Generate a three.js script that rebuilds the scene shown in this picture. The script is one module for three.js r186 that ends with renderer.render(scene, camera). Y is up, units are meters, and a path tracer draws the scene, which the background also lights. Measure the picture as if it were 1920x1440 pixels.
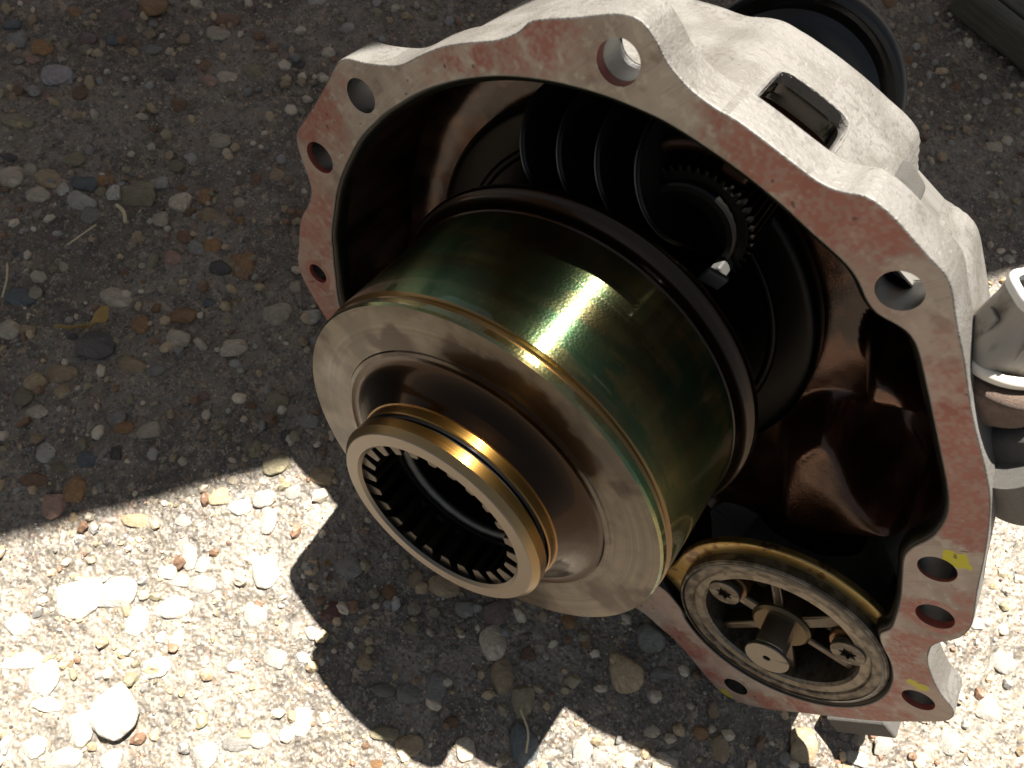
import * as THREE from 'three';
import { mergeGeometries, mergeVertices, toCreasedNormals } from 'three/addons/utils/BufferGeometryUtils.js';
import { RoundedBoxGeometry } from 'three/addons/geometries/RoundedBoxGeometry.js';

// ------------------------------------------------------------------ camera, sky, sun, exposure
const W = 1024, H = 768, V = (x, y, z) => new THREE.Vector3(x, y, z);
const scene = new THREE.Scene();
const camera = new THREE.PerspectiveCamera(2 * Math.atan(720 / 1476) * 180 / Math.PI, W / H, 0.01, 400);
const CAM = V(0, 0.38955, 0), FWD = V(0.088412, -0.944862, -0.315307), UPV = V(-0.029375, 0.313935, -0.94899), RIGHT = V(0.995651, 0.093164, 0);
camera.position.copy(CAM);
camera.up.copy(UPV);
camera.lookAt(CAM.clone().add(FWD));
camera.focus = 0.285;
camera.userData.fStop = 22;
scene.add(camera);

const SUN = V(0.168288, 0.882296, -0.439583).normalize();
const sun = new THREE.DirectionalLight(new THREE.Color(1, 0.955, 0.88), 5);
sun.position.copy(SUN).multiplyScalar(6);
sun.castShadow = true;
sun.shadow.mapSize.set(4096, 4096);
Object.assign(sun.shadow.camera, { left: -1.2, right: 1.2, top: 1.2, bottom: -1.2, near: 0.5, far: 12 });
sun.shadow.radius = 1;
scene.add(sun, sun.target);

{ // clear sky: deep blue overhead, pale towards the horizon and round the sun
  const w = 256, h = 128, d = new Float32Array(w * h * 4);
  for (let j = 0; j < h; j++) for (let i = 0; i < w; i++) {
    const el = ((j + 0.5) / h - 0.5) * Math.PI, az = ((i + 0.5) / w - 0.5) * 2 * Math.PI;
    const dir = V(Math.cos(el) * Math.cos(az), Math.sin(el), Math.cos(el) * Math.sin(az));
    const up = Math.max(0, dir.y), k = Math.pow(1 - up, 3), g = Math.pow(Math.max(0, dir.dot(SUN)), 6) * 0.07;
    const o = (j * w + i) * 4;
    d[o] = 0.041 + 0.096 * k + g; d[o + 1] = 0.049 + 0.092 * k + g * 0.97; d[o + 2] = 0.062 + 0.076 * k + g * 0.9; d[o + 3] = 1;
    if (dir.y < 0) { d[o] = 0.12; d[o + 1] = 0.112; d[o + 2] = 0.10; }
  }
  const t = new THREE.DataTexture(d, w, h, THREE.RGBAFormat, THREE.FloatType);
  t.mapping = THREE.EquirectangularReflectionMapping; t.magFilter = THREE.LinearFilter; t.needsUpdate = true;
  scene.background = t; scene.environment = t;
}

const renderer = new THREE.WebGLRenderer({ antialias: true });
renderer.setSize(W, H);
renderer.toneMapping = THREE.LinearToneMapping;
renderer.toneMappingExposure = 3.7;
renderer.shadowMap.enabled = true;

// ------------------------------------------------------------------ helpers
function rng(seed) { let a = seed >>> 0; return () => { a = (a + 0x6D2B79F5) | 0; let t = Math.imul(a ^ (a >>> 15), 1 | a); t = (t + Math.imul(t ^ (t >>> 7), 61 | t)) ^ t; return ((t ^ (t >>> 14)) >>> 0) / 4294967296; }; }
const hash = (x, y, s) => { let h = Math.imul(x, 374761393) ^ Math.imul(y, 668265263) ^ Math.imul(s, 2147483647 - 911); h = Math.imul(h ^ (h >>> 13), 1274126177); return ((h ^ (h >>> 16)) >>> 0) / 4294967296; };
function vnoise(x, y, s = 0) { const i = Math.floor(x), j = Math.floor(y), u = x - i, v = y - j, a = u * u * (3 - 2 * u), b = v * v * (3 - 2 * v); const p = hash(i, j, s), q = hash(i + 1, j, s), r = hash(i, j + 1, s), t = hash(i + 1, j + 1, s); return p + (q - p) * a + (r - p) * b + (p - q - r + t) * a * b; }
function fbm(x, y, s = 0, n = 4) { let v = 0, a = 0.5, m = 0; for (let k = 0; k < n; k++) { v += a * vnoise(x, y, s + k * 17); m += a; a *= 0.5; x = x * 2.03 + 3.1; y = y * 2.03 + 1.7; } return v / m; }
const clamp = (x, a = 0, b = 1) => Math.min(b, Math.max(a, x)), lerp = (a, b, t) => a + (b - a) * t, smooth = (a, b, x) => { const t = clamp((x - a) / (b - a)); return t * t * (3 - 2 * t); };
const mix3 = (a, b, t) => [lerp(a[0], b[0], t), lerp(a[1], b[1], t), lerp(a[2], b[2], t)];
const srgb = c => Math.round(255 * clamp(c <= 0.0031308 ? 12.92 * c : 1.055 * Math.pow(c, 1 / 2.4) - 0.055));
function tex(w, h, f, color = true) { // f(u, v) gives linear [r, g, b] or a number
  const d = new Uint8Array(w * h * 4);
  for (let j = 0; j < h; j++) for (let i = 0; i < w; i++) { let c = f((i + 0.5) / w, (j + 0.5) / h); if (typeof c === 'number') c = [c, c, c]; const o = (j * w + i) * 4; for (let k = 0; k < 3; k++) d[o + k] = color ? srgb(c[k]) : Math.round(255 * clamp(c[k])); d[o + 3] = 255; }
  const t = new THREE.DataTexture(d, w, h); t.wrapS = t.wrapT = THREE.RepeatWrapping; t.magFilter = THREE.LinearFilter; t.minFilter = THREE.LinearFilter;
  if (color) t.colorSpace = THREE.SRGBColorSpace; t.needsUpdate = true; return t;
}
function rep(t, x, y = x) { const c = t.clone(); c.repeat.set(x, y); c.needsUpdate = true; return c; }
const std = o => new THREE.MeshPhysicalMaterial(o);
const lin = (r, g, b) => new THREE.Color().setRGB(r, g, b);
const taken = {};
function numbered(n) { const k = taken[n] = (taken[n] ?? -1) + 1; return k ? n + '_' + String(k).padStart(3, '0') : n; }
function mesh(name, geo, mat, parent) { const m = new THREE.Mesh(geo, mat); m.name = name; m.castShadow = m.receiveShadow = true; if (parent) parent.add(m); return m; }
function tag(o, label, category, group) { o.userData.label = label; o.userData.category = category; if (group) o.userData.group = group; return o; }
function structure(o) { o.userData.kind = 'structure'; return o; }
function group(name) { const g = new THREE.Group(); g.name = numbered(name); scene.add(g); return g; }

// the photograph's pixels (1920 x 1440) as rays from the camera
function ray(px, py) { return FWD.clone().addScaledVector(RIGHT, (px - 960) / 1476).addScaledVector(UPV, -(py - 720) / 1476); }
function onGround(px, py, y = 0) { const r = ray(px, py); const t = (y - CAM.y) / r.y; return { p: CAM.clone().addScaledVector(r, t), depth: t }; }
// the gearbox's own axes: x, y in the plane of its joint face, z out of it; origin where the drum's axis crosses the face
const AX = V(0.659787, 0.719281, 0.217522).normalize(), AZ = V(-0.571478, 0.29232, 0.766787).normalize(), AY = V().crossVectors ? new THREE.Vector3().crossVectors(AZ, AX).normalize() : null;
const ORG = V(0.039487, 0.112481, -0.092823);
const BOX = new THREE.Matrix4().makeBasis(AX, AY, AZ).setPosition(ORG), UNBOX = BOX.clone().invert();
function onFace(px, py, z = 0) { const r = ray(px, py), o = V(0, 0, z).applyMatrix4(BOX); const t = o.clone().sub(CAM).dot(AZ) / r.dot(AZ); return CAM.clone().addScaledVector(r, t).applyMatrix4(UNBOX); }
const worldY = (x, y, z) => ORG.y + AX.y * x + AY.y * y + AZ.y * z;
function boxGroup(name) { const g = group(name); g.applyMatrix4(BOX); return g; }
function closed(pts, n, tension = 0.5) { // evenly spaced points on a smooth closed curve through pts
  const c = new THREE.CatmullRomCurve3(pts.map(p => V(p[0], p[1], 0)), true, 'catmullrom', tension);
  c.arcLengthDivisions = 2000; return c.getSpacedPoints(n).slice(0, n).map(p => [p.x, p.y]);
}
const shapeOf = pts => new THREE.Shape(pts.map(p => new THREE.Vector2(p[0], p[1])));
function circlePath(x, y, r, n = 40) { const p = new THREE.Path(); for (let i = 0; i <= n; i++) { const t = -i / n * 2 * Math.PI; p[i ? 'lineTo' : 'moveTo'](x + r * Math.cos(t), y + r * Math.sin(t)); } return p; }
function nearest(pts, x, y) { let b = null, bd = 1e9; for (let i = 0; i < pts.length; i++) { const [x0, y0] = pts[i], [x1, y1] = pts[(i + 1) % pts.length]; const dx = x1 - x0, dy = y1 - y0, t = clamp(((x - x0) * dx + (y - y0) * dy) / (dx * dx + dy * dy + 1e-12)); const qx = x0 + dx * t, qy = y0 + dy * t, d = Math.hypot(x - qx, y - qy); if (d < bd) { bd = d; b = [qx, qy]; } } return [b, bd]; }
function inside(pts, x, y) { let c = false; for (let i = 0, j = pts.length - 1; i < pts.length; j = i++) { const [xi, yi] = pts[i], [xj, yj] = pts[j]; if ((yi > y) !== (yj > y) && x < (xj - xi) * (y - yi) / (yj - yi) + xi) c = !c; } return c; }
function gridGeo(rows, cols, f, wrapU = false) { // f(i, j) -> [x, y, z, u, v]
  const P = [], U = [], I = []; const cc = cols + 1;
  for (let i = 0; i <= rows; i++) for (let j = 0; j <= cols; j++) { const q = f(i, j); P.push(q[0], q[1], q[2]); U.push(q[3], q[4]); }
  for (let i = 0; i < rows; i++) for (let j = 0; j < cols; j++) { const a = i * cc + j; I.push(a, a + 1, a + cc, a + 1, a + cc + 1, a + cc); }
  const g = new THREE.BufferGeometry(); g.setAttribute('position', new THREE.Float32BufferAttribute(P, 3)); g.setAttribute('uv', new THREE.Float32BufferAttribute(U, 2)); g.setIndex(I); g.computeVertexNormals();
  if (wrapU) { const n = g.attributes.normal; for (let i = 0; i <= rows; i++) { const a = i * cc, b = a + cols; const v = V(n.getX(a) + n.getX(b), n.getY(a) + n.getY(b), n.getZ(a) + n.getZ(b)).normalize(); n.setXYZ(a, v.x, v.y, v.z); n.setXYZ(b, v.x, v.y, v.z); } }
  return g;
}
// a turned part about z: profile of [r, z]; uv = (angle 0..1, length along the profile in metres); runs between given points stay sharp
function turned(profile, seg = 128, x = 0, y = 0) {
  const parts = []; let len = 0;
  for (let k = 0; k + 1 < profile.length; k++) { const [r0, z0] = profile[k], [r1, z1] = profile[k + 1], L = Math.hypot(r1 - r0, z1 - z0), l0 = len; len += L;
    const g = gridGeo(1, seg, (i, j) => { const t = j / seg * 2 * Math.PI, r = i ? r1 : r0, z = i ? z1 : z0; return [x + r * Math.cos(t), y + r * Math.sin(t), z, j / seg, l0 + (i ? L : 0)]; }, true);
    const nn = g.attributes.normal, dr = (r1 - r0) / L, dz = (z1 - z0) / L; for (let i = 0; i < 2; i++) for (let j = 0; j <= seg; j++) { const t = j / seg * 2 * Math.PI; nn.setXYZ(i * (seg + 1) + j, dz * Math.cos(t), dz * Math.sin(t), -dr); }
    { const pa = g.attributes.position, ix = g.index.array, A = V().fromBufferAttribute(pa, ix[0]), B = V().fromBufferAttribute(pa, ix[1]), C = V().fromBufferAttribute(pa, ix[2]); if (B.sub(A).cross(C.sub(A)).dot(V().fromBufferAttribute(nn, ix[0])) < 0) for (let q = 0; q < ix.length; q += 3) { const e = ix[q]; ix[q] = ix[q + 1]; ix[q + 1] = e; } }
    parts.push(g); }
  return mergeGeometries(parts);
}
function soft(profile, n = 6) { // rounded run of a profile: a smooth curve through the points
  return new THREE.CatmullRomCurve3(profile.map(p => V(p[0], p[1], 0)), false, 'centripetal').getPoints(n * (profile.length - 1)).map(p => [p.x, p.y]); }
function turnedSmooth(profile, seg = 128, x = 0, y = 0) {
  let len = [0]; for (let k = 1; k < profile.length; k++) len[k] = len[k - 1] + Math.hypot(profile[k][0] - profile[k - 1][0], profile[k][1] - profile[k - 1][1]);
  const g = gridGeo(profile.length - 1, seg, (i, j) => { const t = j / seg * 2 * Math.PI; return [x + profile[i][0] * Math.cos(t), y + profile[i][0] * Math.sin(t), profile[i][1], j / seg, len[i]]; }, true);
  const nn = g.attributes.normal; for (let i = 0; i < nn.count; i++) nn.setXYZ(i, -nn.getX(i), -nn.getY(i), -nn.getZ(i)); const ix = g.index.array; for (let i = 0; i < ix.length; i += 3) { const t = ix[i]; ix[i] = ix[i + 1]; ix[i + 1] = t; } return g;
}
function extrude(shape, depth, bevel = 0.0006, z0 = 0, seg = 2) { const g = new THREE.ExtrudeGeometry(shape, { depth: depth - 2 * bevel, bevelEnabled: bevel > 0, bevelSize: bevel, bevelThickness: bevel, bevelOffset: -bevel, bevelSegments: seg, curveSegments: 24 }); g.translate(0, 0, z0 - depth + bevel); return g; }
function rbox(w, h, d, r = 0.002, x = 0, y = 0, z = 0) { const g = new RoundedBoxGeometry(w, h, d, 2, r); g.translate(x, y, z); return g; }
console.log('helpers');

// ------------------------------------------------------------------ shared textures
const speck = tex(512, 512, (u, v) => 0.55 * fbm(u * 60, v * 60, 3, 4) + 0.45 * vnoise(u * 300, v * 300, 9), false);       // 0.1 m of cast grain
const castMap = tex(1024, 1024, (u, v) => {
  const n = fbm(u * 14, v * 14, 31, 5), m = fbm(u * 60, v * 60, 47, 3); let c = mix3([0.255, 0.235, 0.207], [0.345, 0.325, 0.295], smooth(0.3, 0.7, n));
  c = mix3(c, [0.12, 0.098, 0.08], 0.42 * smooth(0.50, 0.74, fbm(u * 110, v * 110, 48, 3)) * smooth(0.30, 0.7, fbm(u * 9, v * 9, 77, 3)));
  const s = vnoise(u * 190, v * 190, 5); if (s > 0.93) c = mix3(c, [0.09, 0.08, 0.07], (s - 0.93) * 11); if (s < 0.05) c = mix3(c, [0.50, 0.48, 0.44], 0.6); return c;
});
const castBump = tex(1024, 1024, (u, v) => 0.6 * fbm(u * 70, v * 70, 8, 3) + 0.4 * vnoise(u * 230, v * 230, 2), false);
const castMat = std({ color: lin(0.42, 0.42, 0.42), map: rep(castMap, 7), bumpMap: rep(castBump, 9), bumpScale: 0.00028, roughness: 0.58, metalness: 0.2 });
const oilMap = tex(512, 512, (u, v) => { const n = fbm(u * 6, v * 6, 5, 5), m = fbm(u * 22, v * 22, 15, 3); let c = mix3([0.018, 0.0075, 0.0038], [0.115, 0.048, 0.023], smooth(0.3, 0.72, n)); return mix3(c, [0.10, 0.044, 0.021], 0.3 * smooth(0.55, 0.75, m)); });
const oilMat = std({ color: 0xffffff, map: rep(oilMap, 9), bumpMap: rep(castBump, 9), bumpScale: 0.0001, roughness: 0.28, metalness: 0.75, clearcoat: 0.6, clearcoatRoughness: 0.2 });
const darkSteel = std({ color: lin(0.028, 0.026, 0.024), roughness: 0.34, metalness: 0.85 });
const blackOilAndShade = std({ color: lin(0.012, 0.010, 0.008), roughness: 0.25, metalness: 0.3, clearcoat: 0.6, clearcoatRoughness: 0.1 });
const steel = std({ color: lin(0.34, 0.31, 0.27), roughness: 0.34, metalness: 1, bumpMap: rep(speck, 14), bumpScale: 0.00008 });
const rubber = std({ color: lin(0.012, 0.012, 0.012), roughness: 0.45, clearcoat: 0.4, clearcoatRoughness: 0.15 });
console.log('textures');

// ------------------------------------------------------------------ ground
const GX = x => x; // ground heights: gentle unevenness of worn asphalt
function groundY(x, z) { const d = Math.hypot(x - 0.05, z + 0.15); const k = 1 - smooth(0.9, 1.6, d); return k * (0.0022 * (fbm(x * 28 + 40, z * 28 + 40, 61, 3) - 0.5) + 0.0016 * (fbm(x * 110 + 9, z * 110 + 9, 62, 2) - 0.5) + 0.0012 * (vnoise(x * 420 + 50, z * 420 + 50, 63) - 0.5)) - 0.0012; }
const ground = new THREE.Group(); ground.name = 'ground'; structure(ground); scene.add(ground); taken.ground = 0;
{
  const axis = (c, half, fine, far) => { const a = []; for (let t = -half; t <= half + 1e-9; t += fine) a.push(c + t); let s = fine, e = half; const lo = [], hi = []; while (e < far) { s *= 1.35; e += s; lo.unshift(c - e); hi.push(c + e); } return [...lo, ...a, ...hi]; };
  const xs = axis(0.06, 0.46, 0.0019, 80), zs = axis(-0.2, 0.34, 0.0019, 80);
  const g = gridGeo(zs.length - 1, xs.length - 1, (i, j) => [xs[j], groundY(xs[j], zs[i]), zs[i], xs[j], zs[i]]);
  const n = g.attributes.normal; if (n.getY(1000) < 0) { const ix = g.index.array; for (let i = 0; i < ix.length; i += 3) { const t = ix[i]; ix[i] = ix[i + 1]; ix[i + 1] = t; } g.computeVertexNormals(); }
  const map = tex(2048, 2048, (u, v) => { // 0.5 m of dark binder with grit of many colours
    const x = u * 0.5, y = v * 0.5, n = fbm(x * 24, y * 24, 71, 4), m = fbm(x * 150, y * 150, 72, 3), s = vnoise(x * 1500, y * 1500, 73), s1 = vnoise(x * 900 + 3, y * 900, 75), s2 = vnoise(x * 520 + 7 + 2 * s1, y * 520 + 2 * s, 74), k = vnoise(x * 300 + 7, y * 300, 79), d = vnoise(x * 760 + 11, y * 760, 76);
    let c = mix3([0.125, 0.106, 0.082], [0.215, 0.186, 0.148], smooth(0.3, 0.7, n)); c = mix3(c, [0.060, 0.052, 0.044], 0.5 * smooth(0.50, 0.70, m)); c = mix3(c, [0.05, 0.043, 0.037], 0.65 * smooth(0.62, 0.85, d));
    if (s2 > 0.66) c = mix3(c, k > 0.6 ? [0.36, 0.28, 0.19] : k > 0.4 ? [0.26, 0.225, 0.19] : [0.22, 0.15, 0.105], smooth(0.66, 0.76, s2) * 0.8); if (s1 > 0.8) c = mix3(c, [0.36, 0.32, 0.27], (s1 - 0.8) * 4); if (s > 0.84) c = mix3(c, [0.50, 0.46, 0.40], (s - 0.84) * 5); if (s < 0.12) c = mix3(c, [0.05, 0.044, 0.037], 0.4); return c;
  });
  const bump = tex(1024, 1024, (u, v) => 0.42 * vnoise(u * 330, v * 330, 81) + 0.26 * vnoise(u * 150, v * 150, 82) + 0.32 * vnoise(u * 500, v * 500, 83), false);
  mesh('asphalt', g, std({ color: 0xffffff, map: rep(map, 2), bumpMap: rep(bump, 2), bumpScale: 0.0016, roughness: 0.55, specularIntensity: 1 }), ground);
}
// pebbles: a few shapes, many colours
const pebbleShapes = [];
for (let k = 0; k < 10; k++) {
  const g = mergeVertices(new THREE.IcosahedronGeometry(1, 5).deleteAttribute('normal').deleteAttribute('uv')), p = g.attributes.position, r = rng(500 + k), sq = 2.1 + r() * 0.9, o = r() * 50, ang = 0.18 + r() * 0.22;
  const cuts = []; for (let c = 0; c < 4 + k % 4; c++) cuts.push([V(r() - 0.5, (r() - 0.5) * 0.8, r() - 0.5).normalize(), 0.62 + r() * 0.24]);
  const U = [];
  for (let i = 0; i < p.count; i++) { const v = V().fromBufferAttribute(p, i); const m = Math.pow(Math.pow(Math.abs(v.x), sq) + Math.pow(Math.abs(v.y), sq) + Math.pow(Math.abs(v.z), sq), -1 / sq);
    const n = fbm(v.x * 1.3 + o, v.y * 1.3 + v.z * 1.1 + o, 90 + k, 3) - 0.5, f = fbm(v.x * 4 + o, v.z * 4 + v.y * 3 + o, 190 + k, 2) - 0.5; v.multiplyScalar(m * (1 + ang * 2 * n + 0.05 * f));
    for (const [d, l] of cuts) { const e = v.dot(d) - l; if (e > 0) v.addScaledVector(d, -e * 0.75); } p.setXYZ(i, v.x, v.y, v.z); U.push(v.x * 0.5 + 0.3 * v.y, v.z * 0.5 + 0.2 * v.y); }
  g.setAttribute('uv', new THREE.Float32BufferAttribute(U, 2)); g.computeVertexNormals(); pebbleShapes.push(g);
}
const stoneMap = tex(512, 512, (u, v) => { const n = fbm(u * 5, v * 5, 21, 4), m = vnoise(u * 60, v * 60, 22), l = fbm(u * 3 + 5, v * 22, 23, 3); let c = 0.62 + 0.5 * (n - 0.5) + 0.22 * (m - 0.5) + 0.3 * (l - 0.5); return [clamp(c), clamp(c * 0.99), clamp(c * 0.97)]; });
const stoneBump = tex(512, 512, (u, v) => 0.6 * fbm(u * 14, v * 14, 24, 4) + 0.4 * vnoise(u * 110, v * 110, 25), false);
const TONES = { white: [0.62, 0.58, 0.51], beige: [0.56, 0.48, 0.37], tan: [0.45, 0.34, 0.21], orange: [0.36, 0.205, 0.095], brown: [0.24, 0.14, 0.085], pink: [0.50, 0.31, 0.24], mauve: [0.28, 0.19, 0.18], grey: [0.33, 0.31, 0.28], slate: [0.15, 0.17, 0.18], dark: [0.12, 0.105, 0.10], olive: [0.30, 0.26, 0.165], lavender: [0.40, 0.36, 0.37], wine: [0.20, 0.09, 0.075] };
const stoneMats = {}; for (const k in TONES) stoneMats[k] = [0.9, 1.08, 1.25].map((f, i) => std({ color: lin(...TONES[k].map(c => Math.min(0.95, c * f * (k === 'white' ? 1.1 : 1.25)))), map: rep(stoneMap, 1 + i * 0.4), bumpMap: stoneBump, bumpScale: 0.0006, roughness: 0.40 + 0.12 * i, specularIntensity: 1 }));
const rp = rng(77); let stoneCount = 0; const placed = [];
function stone(px, py, rx, ry, tone, name, parent, lift = 0.25) {
  const { p, depth } = onGround(px, py), s = depth / 1476, m = mesh(name, pebbleShapes[stoneCount++ % 10], stoneMats[tone][Math.floor(rp() * 3)], parent);
  const a = rx * s, c = (ry ?? rx) * s, h = Math.min(a, c) * (0.40 + 0.2 * rp());
  m.scale.set(a * 1.06, h, c * 1.06); m.rotation.set((rp() - 0.5) * 0.25, (rp() - 0.5) * (ry ? 0.5 : 3), (rp() - 0.5) * 0.25); m.position.set(p.x, h * lift - 0.0012, p.z); placed.push([p.x, p.z, Math.max(a, c)]); return m;
}
const SEEN = { // pebbles of the photograph: x, y, half width, half height (pixels)
  orange: [[141, 19, 16, 12], [82, 88, 17, 15], [195, 336, 16, 11], [341, 351, 8, 7], [384, 364, 13, 16], [338, 592, 25, 17], [262, 605, 17, 19], [293, 577, 9, 10], [456, 501, 21, 27], [397, 459, 18, 15], [729, 1109, 15, 13], [1099, 1202, 9, 22], [1314, 1373, 16, 12], [233, 802, 18, 12], [448, 412, 10, 8]],
  tan: [[246, 94, 12, 9], [279, 60, 12, 10], [345, 73, 14, 12], [21, 180, 10, 9], [394, 403, 19, 15], [90, 332, 26, 19], [521, 326, 12, 13], [247, 682, 25, 15], [50, 618, 16, 9], [113, 697, 27, 17], [62, 717, 18, 20], [115, 732, 14, 14], [412, 932, 21, 18], [253, 978, 24, 12], [833, 1100, 30, 20], [940, 1265, 22, 30], [771, 1396, 24, 18], [1175, 1260, 31, 32], [1510, 1402, 29, 32], [1350, 1399, 17, 24], [779, 1088, 13, 20], [683, 1240, 14, 15], [1339, 1333, 12, 16], [603, 893, 25, 17], [440, 566, 9, 8], [500, 432, 12, 9]],
  beige: [[412, 60, 19, 15], [424, 141, 19, 12], [412, 264, 21, 15], [17, 330, 26, 20], [52, 317, 13, 14], [67, 362, 25, 16], [339, 379, 21, 22], [300, 412, 15, 14], [448, 379, 10, 11], [217, 555, 30, 19], [67, 547, 10, 12], [333, 632, 22, 18], [440, 653, 25, 17], [517, 587, 28, 20], [12, 618, 20, 21], [68, 770, 19, 13], [280, 807, 25, 17], [553, 538, 11, 12], [777, 1142, 12, 12], [923, 1202, 26, 30], [875, 1402, 16, 20], [118, 497, 8, 9], [266, 497, 7, 6], [505, 552, 10, 9]],
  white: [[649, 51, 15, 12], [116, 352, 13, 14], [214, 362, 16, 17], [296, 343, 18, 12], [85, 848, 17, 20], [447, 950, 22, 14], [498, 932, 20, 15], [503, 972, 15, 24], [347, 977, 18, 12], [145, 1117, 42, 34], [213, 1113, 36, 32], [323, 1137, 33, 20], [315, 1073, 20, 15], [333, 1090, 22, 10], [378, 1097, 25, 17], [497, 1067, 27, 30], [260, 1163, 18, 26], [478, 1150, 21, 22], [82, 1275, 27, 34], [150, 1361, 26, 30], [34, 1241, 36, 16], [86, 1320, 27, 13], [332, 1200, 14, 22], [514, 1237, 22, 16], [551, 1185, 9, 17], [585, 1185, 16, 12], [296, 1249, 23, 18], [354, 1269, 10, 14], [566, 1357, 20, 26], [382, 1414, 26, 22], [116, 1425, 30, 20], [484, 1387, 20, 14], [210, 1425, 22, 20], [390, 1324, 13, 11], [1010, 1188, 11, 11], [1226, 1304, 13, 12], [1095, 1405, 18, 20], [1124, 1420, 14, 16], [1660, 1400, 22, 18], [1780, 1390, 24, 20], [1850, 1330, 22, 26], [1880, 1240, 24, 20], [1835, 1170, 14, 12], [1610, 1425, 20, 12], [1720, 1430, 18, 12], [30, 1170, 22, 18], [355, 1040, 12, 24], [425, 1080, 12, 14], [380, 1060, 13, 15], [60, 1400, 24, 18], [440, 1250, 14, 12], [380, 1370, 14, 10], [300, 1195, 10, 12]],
  grey: [[30, 75, 19, 16], [287, 90, 16, 12], [62, 167, 13, 12], [172, 401, 14, 17], [367, 461, 14, 13], [293, 693, 17, 14], [218, 782, 16, 12], [577, 790, 18, 15], [442, 1391, 24, 16], [742, 1032, 11, 11], [1255, 1424, 20, 14], [767, 1302, 22, 18], [717, 1294, 23, 10], [821, 1286, 17, 26], [1222, 1195, 26, 24], [1244, 1264, 24, 10], [871, 1140, 20, 14], [1474, 1424, 12, 14], [654, 1061, 24, 20]],
  slate: [[22, 45, 19, 11], [156, 345, 26, 15], [37, 557, 27, 17], [210, 71, 15, 13], [165, 860, 14, 16], [983, 1394, 25, 38], [392, 567, 12, 9]],
  olive: [[157, 90, 13, 10], [472, 131, 19, 15], [26, 223, 33, 14], [188, 360, 11, 11], [257, 368, 34, 24], [43, 743, 17, 20], [113, 875, 16, 11], [520, 867, 23, 18], [520, 747, 20, 15], [771, 1178, 15, 13], [979, 1311, 22, 28], [721, 1377, 26, 14], [137, 296, 21, 15], [480, 843, 14, 18], [430, 500, 17, 14]],
  brown: [[427, 36, 24, 14], [482, 64, 15, 9], [152, 172, 12, 14], [334, 193, 15, 12], [480, 339, 10, 15], [347, 441, 17, 12], [60, 900, 25, 14], [992, 1225, 12, 11], [989, 1224, 12, 11], [560, 400, 12, 10]],
  pink: [[60, 109, 13, 9], [392, 148, 14, 13], [326, 482, 13, 13]], mauve: [[165, 69, 15, 12], [99, 441, 15, 12], [929, 1146, 27, 21]], wine: [[619, 1148, 17, 21]], dark: [[409, 499, 24, 15], [560, 120, 14, 10], [215, 850, 12, 14]],
};
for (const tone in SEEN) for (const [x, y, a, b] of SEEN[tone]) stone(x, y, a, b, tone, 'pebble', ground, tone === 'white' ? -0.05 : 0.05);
{ // further pebbles strewn between them, up to 300 in all
  const tones = ['tan', 'beige', 'grey', 'olive', 'brown', 'tan', 'grey', 'white', 'slate', 'mauve', 'dark', 'orange', 'beige', 'olive'], r = rng(12); let n = placed.length, tries = 0;
  while (n < 300 && tries++ < 9000) { const px = r() * 2000 - 40, py = r() * 1500 - 30; const big = 7 + 12 * Math.pow(r(), 2.4); const { p, depth } = onGround(px, py), s = big * depth / 1476;
    if (px > 640 && py < 1120 && px < 1620) continue; if (placed.some(q => Math.hypot(q[0] - p.x, q[1] - p.z) < (q[2] + s) * 1.05)) continue;
    stone(px, py, big, big * (0.65 + 0.35 * r()), (py > 1010 - 0.26 * px && (px < 600 || px > 1560) ? ['white', 'beige', 'white', 'tan'] : tones)[Math.floor(r() * (py > 1010 - 0.26 * px && (px < 600 || px > 1560) ? 4 : tones.length))], 'pebble', ground, -0.25 + 0.3 * r()); n++; }  // paler tones picked in the sunlit area, brightness put into their colour
}
{ // the finer grit nobody could count
  const g = mergeVertices(new THREE.IcosahedronGeometry(1, 1).deleteAttribute('normal').deleteAttribute('uv')), p = g.attributes.position, r = rng(5); let gg = g; for (let i = 0; i < p.count; i++) { const k = 0.78 + 0.4 * r(); p.setXYZ(i, p.getX(i) * k, p.getY(i) * k, p.getZ(i) * k); } gg = g.toNonIndexed(); gg.computeVertexNormals();
  const N = 40000, im = new THREE.InstancedMesh(gg, std({ color: 0xffffff, roughness: 0.55, specularIntensity: 1 }), N), m = new THREE.Matrix4(), q = new THREE.Quaternion(), e = new THREE.Euler(), c = new THREE.Color(); const keys = ['tan', 'beige', 'grey', 'dark', 'brown', 'olive', 'grey', 'tan', 'mauve', 'dark', 'beige', 'brown'];
  for (let i = 0; i < N; i++) { const x = -0.5 + 1.12 * r(), z = -0.62 + 0.8 * r(), t = Math.pow(r(), 9), s = 0.0005 + 0.0032 * t; e.set(r() * 6, r() * 6, r() * 6); q.setFromEuler(e); m.compose(V(x, groundY(x, z) + s * 0.1, z), q, V(s * (0.8 + 0.5 * r()), s * (0.55 + 0.3 * r()), s * (0.8 + 0.4 * r()))); im.setMatrixAt(i, m); const k = TONES[(s > 0.0011 ? ['tan', 'beige', 'grey', 'beige', 'tan', 'olive', 'brown'] : keys)[Math.floor(r() * (s > 0.0011 ? 7 : keys.length))]], f = 0.55 + 0.5 * r(); c.setRGB(k[0] * f, k[1] * f, k[2] * f); im.setColorAt(i, c); }
  im.name = 'grit'; im.castShadow = im.receiveShadow = true; im.userData = { kind: 'stuff', label: 'fine mixed grit and small stones bedded in the asphalt', category: 'grit' }; scene.add(im);
}
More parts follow.
